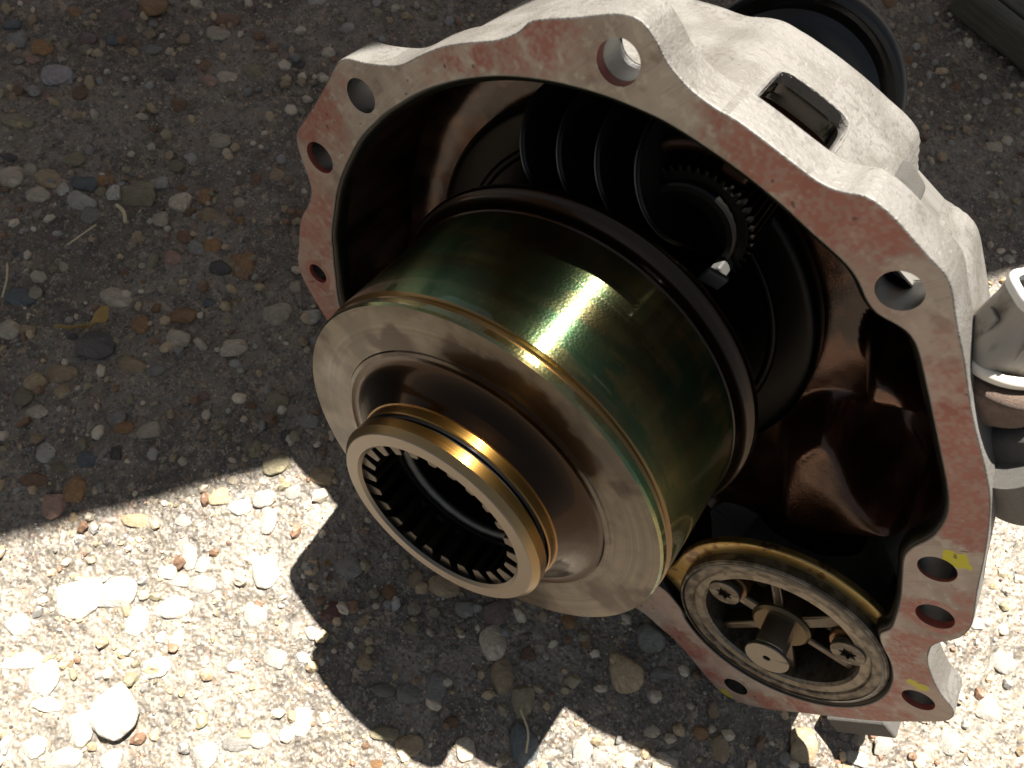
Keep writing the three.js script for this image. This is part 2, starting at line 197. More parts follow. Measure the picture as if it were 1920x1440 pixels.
// stones that lie loose on top
const loose = [[287, 11, 27, 22, 'orange', 'large amber pebble lying loose at the edge of the shade above the amber chips'], [111, 139, 25, 20, 'lavender', 'smooth lavender grey pebble lying alone on dark asphalt'], [154, 376, 27, 16, 'white', 'long white kidney shaped pebble beside a slate blue pebble'], [182, 652, 34, 26, 'dark', 'large round dark grey stone under the dry yellow leaf'], [100, 945, 21, 23, 'pink', 'round pink pebble touching an upright amber pebble'], [138, 920, 19, 27, 'orange', 'upright oval amber pebble touching a round pink pebble'], [216, 1329, 41, 46, 'white', 'largest white egg shaped pebble in the sunlit gravel']];
for (const [x, y, a, b, tone, label] of loose) tag(stone(x, y, a, b, tone, numbered('loose_pebble'), scene, 0.42), label, 'pebble', 'loose pebbles on the asphalt');
console.log('ground');

{ // dry leaf and stems
  const A = onGround(185, 612), s = A.depth / 1476, pts = [[-70, 10], [-40, 6], [-10, 4], [6, -2], [14, -22], [24, -30], [29, -20], [26, 2], [27, 10], [10, 11], [-12, 11], [-40, 13]];
  const g = gridGeo(6, 24, (i, j) => { const t = j / 24, w = i / 6 - 0.5, wid = t < 0.55 ? 3 : lerp(3, 17, smooth(0.55, 1, t)), x = -72 + 100 * t, y = 9 - 18 * smooth(0.6, 1, t) + w * 2 * wid; return [x * s, 0.004 + 0.006 * smooth(0.4, 1, t) + 0.004 * Math.abs(w) * t + 0.0012 * Math.sin(t * 17), y * s, t, w]; });
  const solid = mergeGeometries([g, g.clone().translate(0, -0.0006, 0)]), m = mesh('dry_leaf', solid, std({ color: lin(0.55, 0.36, 0.12), roughness: 0.6, bumpMap: rep(stoneBump, 2), bumpScale: 0.0006 })); m.position.copy(A.p); scene.add(m); tag(m, 'curled dry yellow leaf lying against a large dark stone', 'leaf');
  const stems = [[130, 462, 185, 428, 'short pale dry stem lying near the mauve pebble'], [222, 388, 240, 424, 'thick tan dry stalk below the banded olive stone'], [8, 560, 20, 500, 'bent pale straw beside the dark slate stone'], [975, 1330, 985, 1410, 'pale upright twig beside the long slate stone in the drum shadow']];
  for (const [x0, y0, x1, y1, label] of stems) { const a = onGround(x0, y0).p, b = onGround(x1, y1).p; a.y = 0.002; b.y = 0.0035; const mid = a.clone().lerp(b, 0.5); mid.y += 0.002; mid.x += 0.002; const t = new THREE.TubeGeometry(new THREE.CatmullRomCurve3([a, mid, b]), 14, label.startsWith('thick') ? 0.0010 : 0.0005, 7); tag(mesh(numbered('straw'), t, std({ color: lin(0.56, 0.47, 0.30), roughness: 0.7 }), scene), label, 'straw', 'dry straws on the asphalt'); }
}

// ------------------------------------------------------------------ gearbox housing
const OUT = [[-12.2, 129.1], [-6.6, 126.2], [3.6, 122.4], [9.4, 121.6], [17.7, 121.9], [27.1, 121.4], [36.7, 119.5], [44.2, 117.7], [50.5, 117.2], [54, 117.6], [57.5, 118.5], [61.7, 117.8], [71.3, 115.2], [80.3, 113.1], [84.8, 111.3], [88, 108.4], [89.8, 103.1], [90.4, 98.6], [92, 94.2], [94.5, 89.5], [99, 83.9], [102.8, 80.2], [108.3, 73.2], [113.4, 66.3], [117.6, 61], [121.7, 57.8], [125.9, 56.1], [128.6, 54.1], [132.3, 48.7], [135.4, 42.2], [137.9, 37.1], [140.2, 32.5], [140.9, 28], [140.6, 22.4], [140.4, 15.4], [140.4, 8.1], [140.1, 1.8], [139.6, -7.9], [139.6, -15.3], [139.8, -22.4], [139.9, -31], [139.4, -41.1], [136.9, -55.2], [134, -67.5], [130.5, -80.9], [127.3, -95], [124.7, -101.9], [121, -106.7], [114.8, -111.1], [111.3, -115.2], [109.3, -122.1], [109, -130.3], [110, -140], [111.7, -145.2], [113, -149.8], [111.9, -154.8], [108.3, -158.9], [99.2, -163.8], [83, -171.5], [65.8, -177.4], [47.2, -183.1], [32, -188], [18.7, -189.8], [10.2, -187.4], [6.1, -181.4], [2.9, -172.2], [-0.5, -159.7], [-4.6, -149.8], [-8.9, -143.9], [-16, -134], [-40, -118], [-70, -98], [-95, -68], [-110, -32], [-114, 0], [-113, 28], [-112.3, 44], [-111, 56.7], [-109, 62.9], [-105.1, 68.5], [-100, 72.6], [-93.7, 78.4], [-85.6, 84.8], [-74.5, 90], [-68, 95.6], [-64, 105.6], [-61, 112], [-56.6, 115.8], [-46.1, 119.2], [-32.4, 124.2], [-21.3, 128.8], [-16, 130]].map(p => [p[0] / 1000, p[1] / 1000]);
const INN = [[-100.5, 20], [-97.6, 40], [-93, 49], [-87.3, 56.5], [-82.5, 63], [-77.6, 69.2], [-72.7, 75.2], [-59.7, 86.6], [-55.5, 90.1], [-47.2, 95.6], [-35.8, 101.6], [-26.2, 105.8], [-15.6, 108.8], [-8.2, 110.4], [8.2, 112.1], [21.5, 111.8], [33.1, 110.1], [43.2, 107.6], [52.6, 104.1], [60.9, 100.2], [71.1, 94.3], [80.6, 87.3], [85.5, 83], [91.5, 76.6], [99.3, 67.3], [106.8, 56.8], [112, 48.2], [116, 41.9], [118.8, 36.9], [120.2, 32.1], [120.9, 26.8], [122.6, 22.7], [125.6, 19.8], [128.1, 17.3], [129.6, 13.8], [130, 9.6], [130, 3.2], [129.9, -4.8], [129.6, -17.4], [129.3, -28.3], [129, -36.7], [128.3, -43.1], [126.9, -48.7], [124.3, -54.2], [120.8, -59.2], [115.5, -63.8], [112.8, -67], [110.8, -71.3], [108.5, -81], [105.9, -91.7], [102.3, -102.1], [99.5, -108.5], [95, -113]];
{ const c = [52.1, -128.7], r = 43.2; for (let t = 12; t >= -190; t -= 11) INN.push([c[0] + r * Math.cos(t * Math.PI / 180), c[1] + r * Math.sin(t * Math.PI / 180)]); INN.push([4, -112], [-10, -111], [-30, -106], [-58, -88], [-81, -62], [-95, -30], [-100.5, 0]); }
const INNM = INN.map(p => [p[0] / 1000, p[1] / 1000]);
const outer = closed(OUT, 420), inner = closed(INNM, 420);
const BOLTS = [[-16.1, 117.9, 6.3], [-53.1, 104.2, 6.6], [77.8, 101.7, 6.6], [129.3, 29, 6.3], [120.4, -73.2, 6.2], [115.7, -97.1, 6.4], [101.2, -149, 6.2], [18.8, -176.5, 6.0]].map(b => b.map(v => v / 1000));
{ const p = onFace(596, 513); BOLTS.push([p.x, p.y, 0.0052]); }
// face print: machined aluminium with torn red gasket sealant and dabs of yellow marking paint
const FU = x => (x + 0.125) / 0.28, FV = y => (y + 0.2) / 0.34;
const spots = (list) => list.map(([px, py, r, k]) => { const p = onFace(px, py); return [p.x, p.y, r / 1000, k]; });
const REDS = spots([[1420, 262, 10, .8], [1470, 310, 12, 1], [1530, 365, 11, 1], [1590, 395, 10, 1], [1640, 420, 9, .9], [1690, 450, 8, .45], [1350, 225, 8, .5], [1010, 60, 9, .9], [960, 85, 8, .7], [890, 95, 8, .6], [850, 110, 8, .5], [800, 130, 7, .35], [1060, 60, 7, .4], [1100, 130, 6, .2], [590, 200, 12, .75], [600, 235, 12, .55], [575, 235, 7, .8], [640, 160, 9, .3], [592, 390, 11, .8], [585, 440, 13, .7], [590, 470, 10, .45], [600, 540, 10, .5], [590, 350, 8, .55], [600, 575, 12, .6], [1780, 720, 6, .6], [1790, 790, 9, .85], [1810, 840, 9, .95], [1825, 900, 10, 1], [1800, 930, 8, .7], [1830, 960, 9, .9], [1790, 990, 7, .6], [1830, 1010, 7, .8], [1760, 700, 6, .4], [1745, 690, 5, .5], [1770, 640, 6, .35], [1680, 500, 8, .35], [1700, 1140, 5, 1], [1700, 1205, 6, 1], [1690, 1235, 6, .9], [1730, 1260, 5, .95], [1710, 1270, 5, .9], [1680, 1290, 6, .8], [1660, 1310, 5, .6], [1755, 1270, 4, .8], [1800, 1160, 5, .6], [1810, 1120, 5, .5], [1745, 1205, 5, .6], [1640, 1340, 7, .8], [1580, 1335, 7, .8], [1500, 1325, 7, .85], [1440, 1318, 7, .8], [1340, 1270, 6, .7], [1300, 1220, 7, .85], [1270, 1190, 6, .8], [1420, 1310, 5, .5], [1700, 1345, 5, .5], [1560, 470, 5, .2], [1130, 95, 6, .2]]);
const YELLOW = spots([[1795, 1052, 4.2, 1], [1785, 1045, 3, 1], [1712, 1280, 2.4, .9], [1728, 1288, 2.6, .9], [1358, 1298, 3.2, .8], [1368, 1306, 2.6, .7]]);
const faceMap = tex(1120, 1360, (u, v) => {
  const x = u * 0.28 - 0.125, y = v * 0.34 - 0.2, n = fbm(x * 90, y * 90, 101, 5), f = fbm(x * 420, y * 420, 102, 3), st = vnoise(x * 130 + y * 40, y * 3400 - x * 900, 103);
  let c = mix3([0.285, 0.228, 0.185], [0.385, 0.318, 0.265], smooth(0.3, 0.7, n)); c = mix3(c, [0.16, 0.118, 0.088], 0.28 * smooth(0.6, 0.85, st) * smooth(0.35, 0.6, fbm(x * 40, y * 40, 105, 3)));
  c = mix3(c, [0.44, 0.385, 0.31], 0.6 * smooth(0.62, 0.8, f)); c = mix3(c, [0.14, 0.085, 0.06], 0.5 * smooth(0.66, 0.82, fbm(x * 160 + 3, y * 160, 108, 4)));
  let k = 0; for (const [a, b, r, w] of REDS) { const d = ((x - a) ** 2 + (y - b) ** 2) / (r * r); if (d < 6) k = Math.max(k, w * Math.exp(-d * 0.8)); }
  for (const [a, b, r] of BOLTS) { const d = Math.hypot(x - a, y - b); if (a > 0.11 && b < -0.09 || a < -0.06) k = Math.max(k, 1.1 * smooth(r + 0.0034, r + 0.0004, d)); }
  c = mix3(c, [0.37, 0.215, 0.172], 0.55 * smooth(0.35, 0.7, fbm(x * 34 + 8, y * 34, 113, 3)) * smooth(0.05, -0.06, y - 0.35 * Math.abs(x - 0.02))); const torn = smooth(0.60, 0.24, (n * 0.5 + f * 0.5) - 0.46 * k + 0.08) * (0.62 + 0.38 * smooth(0.35, 0.6, vnoise(x * 900, y * 900, 112))); const red = mix3([0.26, 0.085, 0.062], [0.33, 0.145, 0.11], fbm(x * 130, y * 130, 107, 3));
  c = mix3(c, red, clamp(torn * (0.25 + 0.75 * smooth(0.05, 0.5, k)) * smooth(0.02, 0.2, k + 0.06 * n)));
  c = mix3(c, [0.36, 0.19, 0.145], 0.5 * smooth(-0.02, -0.08, x) * smooth(0.3, 0.65, n) );
  for (const [a, b, r, w] of YELLOW) { const d = Math.hypot(x - a, y - b) / r + 0.9 * (fbm(x * 500, y * 500, 109, 3) - 0.5); if (d < 1) c = mix3(c, [0.48, 0.43, 0.01], w * smooth(1, 0.8, d)); }
  const pit = vnoise(x * 300, y * 300, 111); if (pit > 0.965) c = mix3(c, [0.08, 0.05, 0.04], 0.8); return c;
});
const faceBump = tex(1120, 1360, (u, v) => { const x = u * 0.28 - 0.125, y = v * 0.34 - 0.2; return 0.5 * vnoise(x * 150 + y * 40, y * 2400 - x * 640, 103) + 0.5 * fbm(x * 420, y * 420, 102, 3); }, false);
const faceMat = std({ color: 0xffffff, map: faceMap, bumpMap: faceBump, bumpScale: 0.00012, roughness: 0.46, metalness: 0.2 });
const housing = boxGroup('gearbox_housing');
tag(housing, 'cast aluminium gearbox housing with red gasket remains on its open joint face', 'gearbox');
const FT = 0.014; // flange thickness
{
  const s = shapeOf(outer); s.holes.push(shapeOf(inner.slice().reverse())); for (const [x, y, r] of BOLTS) s.holes.push(circlePath(x, y, r));
  const g = extrude(s, FT, 0.0005), uv = g.attributes.uv, p = g.attributes.position, c0 = g.groups[0];
  for (let i = c0.start; i < c0.start + c0.count; i++) uv.setXY(i, FU(p.getX(i)), FV(p.getY(i)));
  mesh('joint_flange', g, [faceMat, castMat], housing);
}
const keepUp = (x, y, z, floor) => { let k = 1; if (worldY(x, y, z) >= floor) return [x, y, z]; for (let i = 0; i < 60 && worldY(x * k, y * k, z) < floor; i++) k -= 0.012; return [x * k, y * k, z]; };
const WIN = { a: 32.8 * Math.PI / 180, ha: 5.3 * Math.PI / 180, z: -0.0268, hz: 0.0122 }; // a window cast through the wall
const inWindow = (x, y, z, deep) => (Math.abs((Math.atan2(y, x) - WIN.a) / WIN.ha)) ** 6 + (Math.abs((z - (deep ? -0.0345 : WIN.z)) / (deep ? 0.0045 : WIN.hz))) ** 6 < 1;
function cutWindow(g, deep) { const p = g.attributes.position, ix = []; for (let k = 0; k < g.index.count; k += 3) { let x = 0, y = 0, z = 0; for (let e = 0; e < 3; e++) { const i = g.index.getX(k + e); x += p.getX(i) / 3; y += p.getY(i) / 3; z += p.getZ(i) / 3; } if (!inWindow(x, y, z, deep)) ix.push(g.index.getX(k), g.index.getX(k + 1), g.index.getX(k + 2)); } g.setIndex(ix); }
const reach = (pts, a) => { let best = 0; for (let i = 0; i < pts.length; i++) { const p = pts[i], q = pts[(i + 1) % pts.length], da = Math.atan2(p[1], p[0]) - a, db = Math.atan2(q[1], q[0]) - a; if (da * db <= 0 && Math.abs(da - db) < 1) { const t = da / (da - db + 1e-12); best = Math.max(best, Math.hypot(lerp(p[0], q[0], t), lerp(p[1], q[1], t))); } } return best; };
{ // outer wall behind the flange, hollowed behind each bolt hole
  const outer2 = closed(OUT, 1260), near = outer2.map(p => nearest(inner, p[0], p[1])), N = outer2.length, zs = []; for (let k = 0; k <= 80; k++) zs.push(-FT + 0.003 - 0.066 * k / 80);
  const base = outer2.map((p, i) => { const [q, d] = near[i]; let w = 0; for (const [x, y, r] of BOLTS) { const e = Math.hypot(p[0] - x, p[1] - y); w = Math.max(w, smooth(0.024, 0.011, e)); } const off = lerp(0.0072, 0.0032, w) - 0.004 * smooth(-0.075, -0.10, p[1]); return { p, q, d, t: clamp(1 - off / d, 0.05, 0.95) }; });
  for (let it = 0; it < 20; it++) { const t = base.map(b => b.t); base.forEach((b, i) => { b.t = (t[(i + N - 1) % N] + 2 * t[i] + t[(i + 1) % N]) / 4; }); }
  const row = (i, j) => { const b = base[j % N], z = zs[i], dz = (-FT - z) / 0.062; let t = b.t; let x = lerp(b.p[0], b.q[0], t), y = lerp(b.p[1], b.q[1], t);
    const th = Math.atan2(b.p[1], b.p[0]) * 57.3, g = 1 - 0.10 * smooth(0.80, 1.05, dz) - 0.012 * dz - 0.035 * dz * smooth(21, 12, th) * smooth(-60, -40, th); x *= g; y *= g; const low = 0.6 * clamp(dz) * smooth(-0.075, -0.11, y); x = lerp(x, 0.045, low); y = lerp(y, -0.115, low); return [...keepUp(x, y, z, 0.004), j * 0.0007, z]; };
  const g = gridGeo(zs.length - 1, N, row, true); cutWindow(g); mesh('outer_wall', g, castMat, housing);
  { const rim = (z) => { const pts = []; let bi = 0; zs.forEach((q, i) => { if (Math.abs(q - z) < Math.abs(zs[bi] - z)) bi = i; }); for (let j = 0; j < N; j++) pts.push(row(bi, j)); return pts; }, n = 96; const out = []; for (let k = 0; k <= n; k++) { const t = k / n * 6.2832, c = Math.cos(t), s = Math.sin(t), q = (c ** 6 + s ** 6) ** (-1 / 6), a = WIN.a + WIN.ha * q * c, z = WIN.z + WIN.hz * q * s; out.push([a, z, reach(rim(z), a), reach(inner, a), c, s]); }
    const fr = gridGeo(3, n, (i, k) => { const [a, z, ro, ri, c, s] = out[k], e = [0.0014, 0.0009, 0, 0][i], R = [ro - 0.0003, ro + 0.0007, ro + 0.0003, ro - 0.003][i]; return [R * Math.cos(a + e * c / 0.127), R * Math.sin(a + e * c / 0.127), Math.min(z + e * s, -FT - 0.0004), k * 0.0007, i * 0.003]; }, true);
    const tn = gridGeo(3, n, (i, k) => { const [a, z, ro, ri, c, s] = out[k], q = [0, 0.08, 1, 1][i], R = [ro - 0.003, lerp(ro, ri, 0.9), ri + 0.0006, ri - 0.002][i], zi = -0.0345 + 0.0045 * (z - WIN.z) / WIN.hz; return [R * Math.cos(a), R * Math.sin(a), Math.min(lerp(z, zi, q), -FT - 0.0004), k * 0.0007, i * 0.003]; }, true); mesh('window_throat', tn, blackOilAndShade, housing); mesh('window_frame', fr, castMat, housing); }  // throat narrowed and coloured near black to stand in for shade inside the window
  const last = []; for (let j = 0; j < N; j++) { const r = row(zs.length - 1, j); last.push([r[0], r[1]]); }
  const cap = gridGeo(10, N, (i, j) => { const k = 1 - i / 10, r = row(zs.length - 1, j); return [...keepUp(r[0] * k, r[1] * k, r[2] - 0.012 * Math.sqrt(1 - k * k), 0.004), r[0] * k, r[1] * k]; }, true); mesh('rear_wall', cap, castMat, housing);
}
{ // oily chamber inside
  const fineIn = closed(INNM, 1260), N = fineIn.length, wall = gridGeo(78, N, (i, j) => { const p = fineIn[j % N], z = -0.0003 - 0.062 * i / 78, th = Math.atan2(p[1], p[0]) * 57.3, k = 1 - 0.012 * smooth(0, 0.12, i / 78) - 0.02 * (i / 78) * smooth(21, 12, th) * smooth(-60, -40, th); return [...keepUp(p[0] * k, p[1] * k, z, 0.010), j * 0.0022, z]; }, true); cutWindow(wall, true); mesh('chamber_wall', wall, oilMat, housing);
  const T = onFace(1560, 950, -0.036), Hh = onFace(1665, 865, -0.04), Rr = onFace(1610, 735, -0.03), L0 = onFace(1470, 1012, -0.03), L1 = onFace(1700, 1012, -0.03), nx = -(L1.y - L0.y), ny = L1.x - L0.x, nl = Math.hypot(nx, ny), S2 = onFace(1690, 690, -0.02);
  const gs = (x, y, c, sx, sy = sx, a = 0) => { const dx = x - c.x, dy = y - c.y, u = dx * Math.cos(a) + dy * Math.sin(a), v = -dx * Math.sin(a) + dy * Math.cos(a); return Math.exp(-(u * u) / (sx * sx) - (v * v) / (sy * sy)); };
  const poly = a => closed(a.map(([px, py]) => { const p = onFace(px, py, -0.03); return [p.x, p.y]; }), 60), BULGE = poly([[1432, 930], [1450, 880], [1510, 850], [1570, 880], [1625, 945], [1690, 975], [1700, 1004], [1600, 1012], [1490, 1010], [1445, 985]]), RIDGE = poly([[1590, 760], [1600, 700], [1650, 690], [1730, 740], [1760, 850], [1735, 835], [1690, 800], [1640, 790]]);
  const M = 190; const X = j => -0.12 + 0.27 * j / M, Y = i => -0.185 + 0.315 * i / M;
  const g = gridGeo(M, M, (i, j) => { const x = X(j), y = Y(i), side = ((x - L0.x) * nx + (y - L0.y) * ny) / nl; let z = -0.060; const d = inside(inner, x, y) ? nearest(inner, x, y)[1] : 0;
    const sd = q => { const e = nearest(q, x, y)[1]; return inside(q, x, y) ? e : -e; };
    z += (0.030 + clamp(0.29 * (x - T.x) - 0.42 * (y - T.y), -0.010, 0.010)) * smooth(-0.006, 0.007, sd(BULGE)) + 0.030 * smooth(-0.004, 0.008, sd(RIDGE)) - 0.014 * gs(x, y, Hh, 0.014, 0.016); z += 0.012 * Math.exp(-d / 0.005); z += 0.0008 * (fbm(x * 60, y * 60, 44, 3) - 0.5);
    z = Math.min(z, -0.012); return [...keepUp(x, y, z, 0.008), x, y]; });
  const ix = []; for (let k = 0; k < g.index.count; k += 3) { let s = 0; for (let e = 0; e < 3; e++) { const i = g.index.getX(k + e), gx = -0.12 + 0.27 * (i % (M + 1)) / M, gy = -0.185 + 0.315 * Math.floor(i / (M + 1)) / M; if (inside(inner, gx, gy) || nearest(inner, gx, gy)[1] < 0.0015) s++; } if (s === 3) ix.push(g.index.getX(k), g.index.getX(k + 1), g.index.getX(k + 2)); }
  g.setIndex(ix); g.computeVertexNormals(); mesh('chamber_floor', g, oilMat, housing);
}
{ // lip round the opening, ribs and lugs of the casting
  const N = inner.length; const lip = gridGeo(3, N, (i, j) => { const p = inner[j % N], a = [[0, -0.0006], [0.0012, -0.0012], [0.0022, -0.003], [0.0024, -0.006]][i], r = Math.hypot(p[0], p[1]); const [q] = [[p[0] - p[0] / r * a[0], p[1] - p[1] / r * a[0]]]; return [q[0], q[1], a[1], j * 0.002, i * 0.001]; }, true); mesh('register_lip', lip, darkSteel, housing);
  const add = (name, geo, px, py, z, turn, mat = castMat) => { const p = onFace(px, py, z), m = mesh(name, geo, mat, housing); m.position.copy(p); m.rotation.set(...turn); return m; };
  for (const [n, a, rr, z, w, h, d] of [['rib', 24.5, 0.1205, -0.050, 0.012, 0.009, 0.036], ['lug', 17, 0.1225, -0.040, 0.017, 0.012, 0.014]]) { const m = mesh(n, rbox(w, h, d, 0.0032), castMat, housing), q = a * Math.PI / 180; m.position.set(rr * Math.cos(q), rr * Math.sin(q), z); m.rotation.z = q; }
  add('foot', rbox(0.030, 0.010, 0.016, 0.0012), 1622, 1338, -0.024, [0, 0, 0.33]);
  add('side_boss', new THREE.CylinderGeometry(0.012, 0.014, 0.03, 40), 1905, 872, -0.02, [0.5, 0, 0]); add('side_shelf', rbox(0.022, 0.020, 0.030, 0.004), 1905, 800, -0.024, [0, 0, 0.05]);
  const port = add('breather_port', new THREE.LatheGeometry([[0.0, -0.022], [0.016, -0.022], [0.021, -0.016], [0.0225, -0.004], [0.0215, 0], [0.0165, 0.0005], [0.0165, -0.003]].map(p => new THREE.Vector2(...p)), 56), 1896, 668, -0.019, [0, 0, 0]); port.scale.setScalar(0.72);
  port.quaternion.setFromUnitVectors(V(0, 1, 0), V(-0.038, 0.946, -0.339).normalize().transformDirection(UNBOX)); port.userData.label = 'mottled brown round port';
  port.material = std({ color: 0xffffff, map: rep(tex(256, 256, (u, v) => mix3([0.10, 0.055, 0.038], [0.19, 0.135, 0.10], fbm(u * 12, v * 12, 140, 4))), 2), bumpMap: rep(castBump, 2), bumpScale: 0.0006, roughness: 0.75 });  // mottled brown all over the port
}
{ const sm = std({ color: 0xffffff, map: rep(tex(256, 64, (u, v) => mix3([0.20, 0.03, 0.022], [0.30, 0.07, 0.05], fbm(u * 20, v * 6, 150, 4))), 1, 200), roughness: 0.5 }); for (const [k, dep] of [[1, 0.0024], [2, 0.0036], [5, 0.003], [6, 0.0024], [8, 0.002], [4, 0.0012]]) { const [x, y, rr] = BOLTS[k]; mesh('sealant_ring', turned([[rr - 0.0002, -0.0003], [rr - 0.0004, -0.0007], [rr - 0.0005, -dep], [rr + 0.0001, -dep - 0.0004]], 48, x, y), sm, housing); } }
{ const bm = std({ color: lin(0.21, 0.21, 0.205), metalness: 1, roughness: 0.34, bumpMap: rep(speck, 2, 40), bumpScale: 0.0001 }); for (const [x, y, rr] of BOLTS) mesh('bolt_bore', turned([[rr - 0.00015, -0.0004], [rr - 0.00015, -FT + 0.0004]], 56, x, y), bm, housing); }
console.log('housing');

// ------------------------------------------------------------------ clutch drum
const DZ = 0.0504; // its front plate stands this far out of the joint face
const drum = boxGroup('clutch_drum');
tag(drum, 'gold green plated clutch drum with splined hub standing out of the gearbox', 'drum');
{
  const sr = rng(321), SCR = []; for (let k = 0; k < 46; k++) { const L = 0.004 + 0.05 * sr() ** 2, a = (sr() < 0.7 ? 0.06 : 1.4) * (sr() - 0.5); SCR.push([sr(), sr(), L * Math.cos(a), L * Math.sin(a), 0.0005 + 0.0005 * sr()]); }
  const plate = tex(2048, 512, (u, v) => { // plating: gold and green, in cloudy patches drawn round the drum; u round, v along
    const wrap = (fx, s, n, fy) => lerp(fbm(u * fx, v * fy, s, n), fbm((u - 1) * fx, v * fy, s, n), smooth(0.9, 1, u));
    const sp = vnoise(u * 1500, v * 240, 208), a = wrap(12, 201, 4, 1.6), b = wrap(20, 202, 5, 9), c1 = wrap(7, 203, 3, 1.2), fine = wrap(700, 205, 2, 60), line = vnoise(u * 14, v * 260, 206);
    let c = mix3([0.098, 0.180, 0.085], [0.22, 0.215, 0.090], smooth(0.44, 0.74, a)); c = mix3(c, [0.36, 0.28, 0.105], 0.7 * smooth(0.545, 0.62, b + 0.10 * (fine - 0.5)) * (0.35 + 0.9 * sp * line + 0.2)); c = mix3(c, [0.048, 0.120, 0.072], 0.7 * smooth(0.45, 0.75, c1));
    c = mix3(c, [0.13, 0.06, 0.03], 0.4 * smooth(0.52, 0.80, wrap(13, 207, 3, 6))); for (const [su, sv, du, dv, w] of SCR) { const x = u - su, y = (v - sv) * 0.126, l2 = du * du + dv * dv, q = clamp((x * du + y * dv) / l2, 0, 1), e = Math.hypot(x - q * du, y - q * dv); if (e < w) c = mix3(c, [0.46, 0.40, 0.20], 0.6 * (1 - e / w)); } c = c.map(x => x * (0.80 + 0.26 * line + 0.2 * fine)); return c; });
  const ring = tex(64, 1024, (u, v) => 0.5 * vnoise(u * 3, v * 500, 221) + 0.5 * vnoise(u * 2, v * 160, 222), false), orange = tex(2048, 512, (u, v) => 0.6 * vnoise(u * 900, v * 120, 223) + 0.4 * vnoise(u * 3, v * 230, 224), false);
  const gold = std({ color: 0xffffff, map: rep(plate, 1, 18), roughness: 0.215, metalness: 1, anisotropy: 0.99, anisotropyRotation: Math.PI / 2, bumpMap: rep(orange, 1, 18), bumpScale: 0.000024, clearcoat: 0.75, clearcoatRoughness: 0.04 });
  const L = (r, z) => [r / 1000, DZ + z / 1000];
  mesh('barrel', turned([L(70.6, -5.8), L(70.9, -30), L(71.1, -52.3)].reverse(), 220), gold, drum);
  mesh('front_band', turned([L(69.4, 0), L(70.1, -0.8), L(70.1, -3.0), L(69.0, -3.6)].reverse(), 220), gold, drum);
  const bead = std({ color: lin(0.15, 0.088, 0.03), metalness: 1, roughness: 0.28, clearcoat: 0.6, clearcoatRoughness: 0.08 });
  mesh('retaining_groove', turned([L(69.0, -3.6), L(68.6, -4.4), L(69.3, -5.2), L(70.6, -5.8)].reverse(), 200), bead, drum);
  const brown = std({ color: lin(0.035, 0.021, 0.012), metalness: 0.9, roughness: 0.3, clearcoat: 0.4, clearcoatRoughness: 0.1 });
  mesh('rear_shoulder', turnedSmooth(soft([L(71.1, -52.3), L(71.6, -53), L(72.2, -56), L(73.8, -58.4), L(75.4, -59.6), L(75.9, -61), L(75.3, -63), L(72, -64.5), L(60, -65)], 5), 200), brown, drum);
  // front plate with brown oil left on it
  const polar = tex(1024, 512, (u, v) => { const t = u * 6.2832, r = 0.0694 - v * 0.0461, x = r * Math.cos(t), y = r * Math.sin(t), n = fbm(x * 130, y * 130, 231, 5), d = fbm(x * 60 + 4, y * 60, 233, 4);
    let c = mix3([0.052, 0.042, 0.030], [0.098, 0.081, 0.060], smooth(0.3, 0.7, n)); const ang = Math.abs(((t - 0.75 + 9.42) % 6.2832) - 3.1416); const oil = smooth(0.62, 0.76, d + 0.36 * Math.exp(-((r - 0.0545) ** 2) / 0.00005) * smooth(1.3, 0.4, ang)); c = mix3(c, [0.022, 0.010, 0.0035], 0.94 * oil); c = c.map(q => q * (0.72 + 0.32 * vnoise(r * 2600, u * 3, 237) + 0.24 * vnoise(r * 900, 1, 238))); const p = vnoise(x * 900, y * 900, 236); if (p > 0.9) c = mix3(c, [0.05, 0.03, 0.015], (p - 0.9) * 6); return c; });
  const face = std({ color: 0xffffff, map: rep(polar, 1, 21.7), metalness: 1, roughness: 0.33, anisotropy: 0.7, anisotropyRotation: Math.PI / 2, clearcoat: 0.35, clearcoatRoughness: 0.12, bumpMap: rep(ring, 1, 30), bumpScale: 0.000022 });
  const fp = mesh('front_plate', turned([L(51.2, 0.6), L(52.6, 0.5), L(53, 0), L(69.4, 0)].reverse(), 220), face, drum);
  const oilCone = std({ color: lin(0.026, 0.012, 0.004), metalness: 1, roughness: 0.24, anisotropy: 0.6, anisotropyRotation: Math.PI / 2, clearcoat: 0.3, clearcoatRoughness: 0.07, bumpMap: rep(ring, 1, 30), bumpScale: 0.00001 });
  mesh('cone', turnedSmooth(soft([L(51.2, 0.6), L(50.2, 0.2), L(48.6, 0.2), L(45.0, 2.0), L(41.2, 5.6), L(39.0, 8.6)], 6), 200), oilCone, drum);
  const collar = new THREE.Group(); collar.name = 'hub_collar'; drum.add(collar);
  const brass = std({ color: lin(0.22, 0.118, 0.029), metalness: 1, roughness: 0.27, anisotropy: 0.6, anisotropyRotation: Math.PI / 2, clearcoat: 0.4, clearcoatRoughness: 0.05, bumpMap: rep(ring, 1, 60), bumpScale: 0.00002 });
  mesh('band', turned([L(39.0, 8.6), L(38.4, 8.8), L(38.4, 11.9), L(38.0, 12.3)], 180), brass, collar); mesh('band', turned([L(38.0, 14.3), L(38.6, 14.8), L(38.6, 18.4)], 180), brass, collar);
  mesh('groove', turned([L(38.0, 12.3), L(33.6, 12.3), L(33.6, 14.3), L(38.0, 14.3)], 160), blackOilAndShade, collar);
  const seal = new THREE.TorusGeometry(0.0350, 0.0009, 14, 160); seal.translate(0, 0, DZ + 0.0133); mesh('seal_ring', seal, rubber, collar);
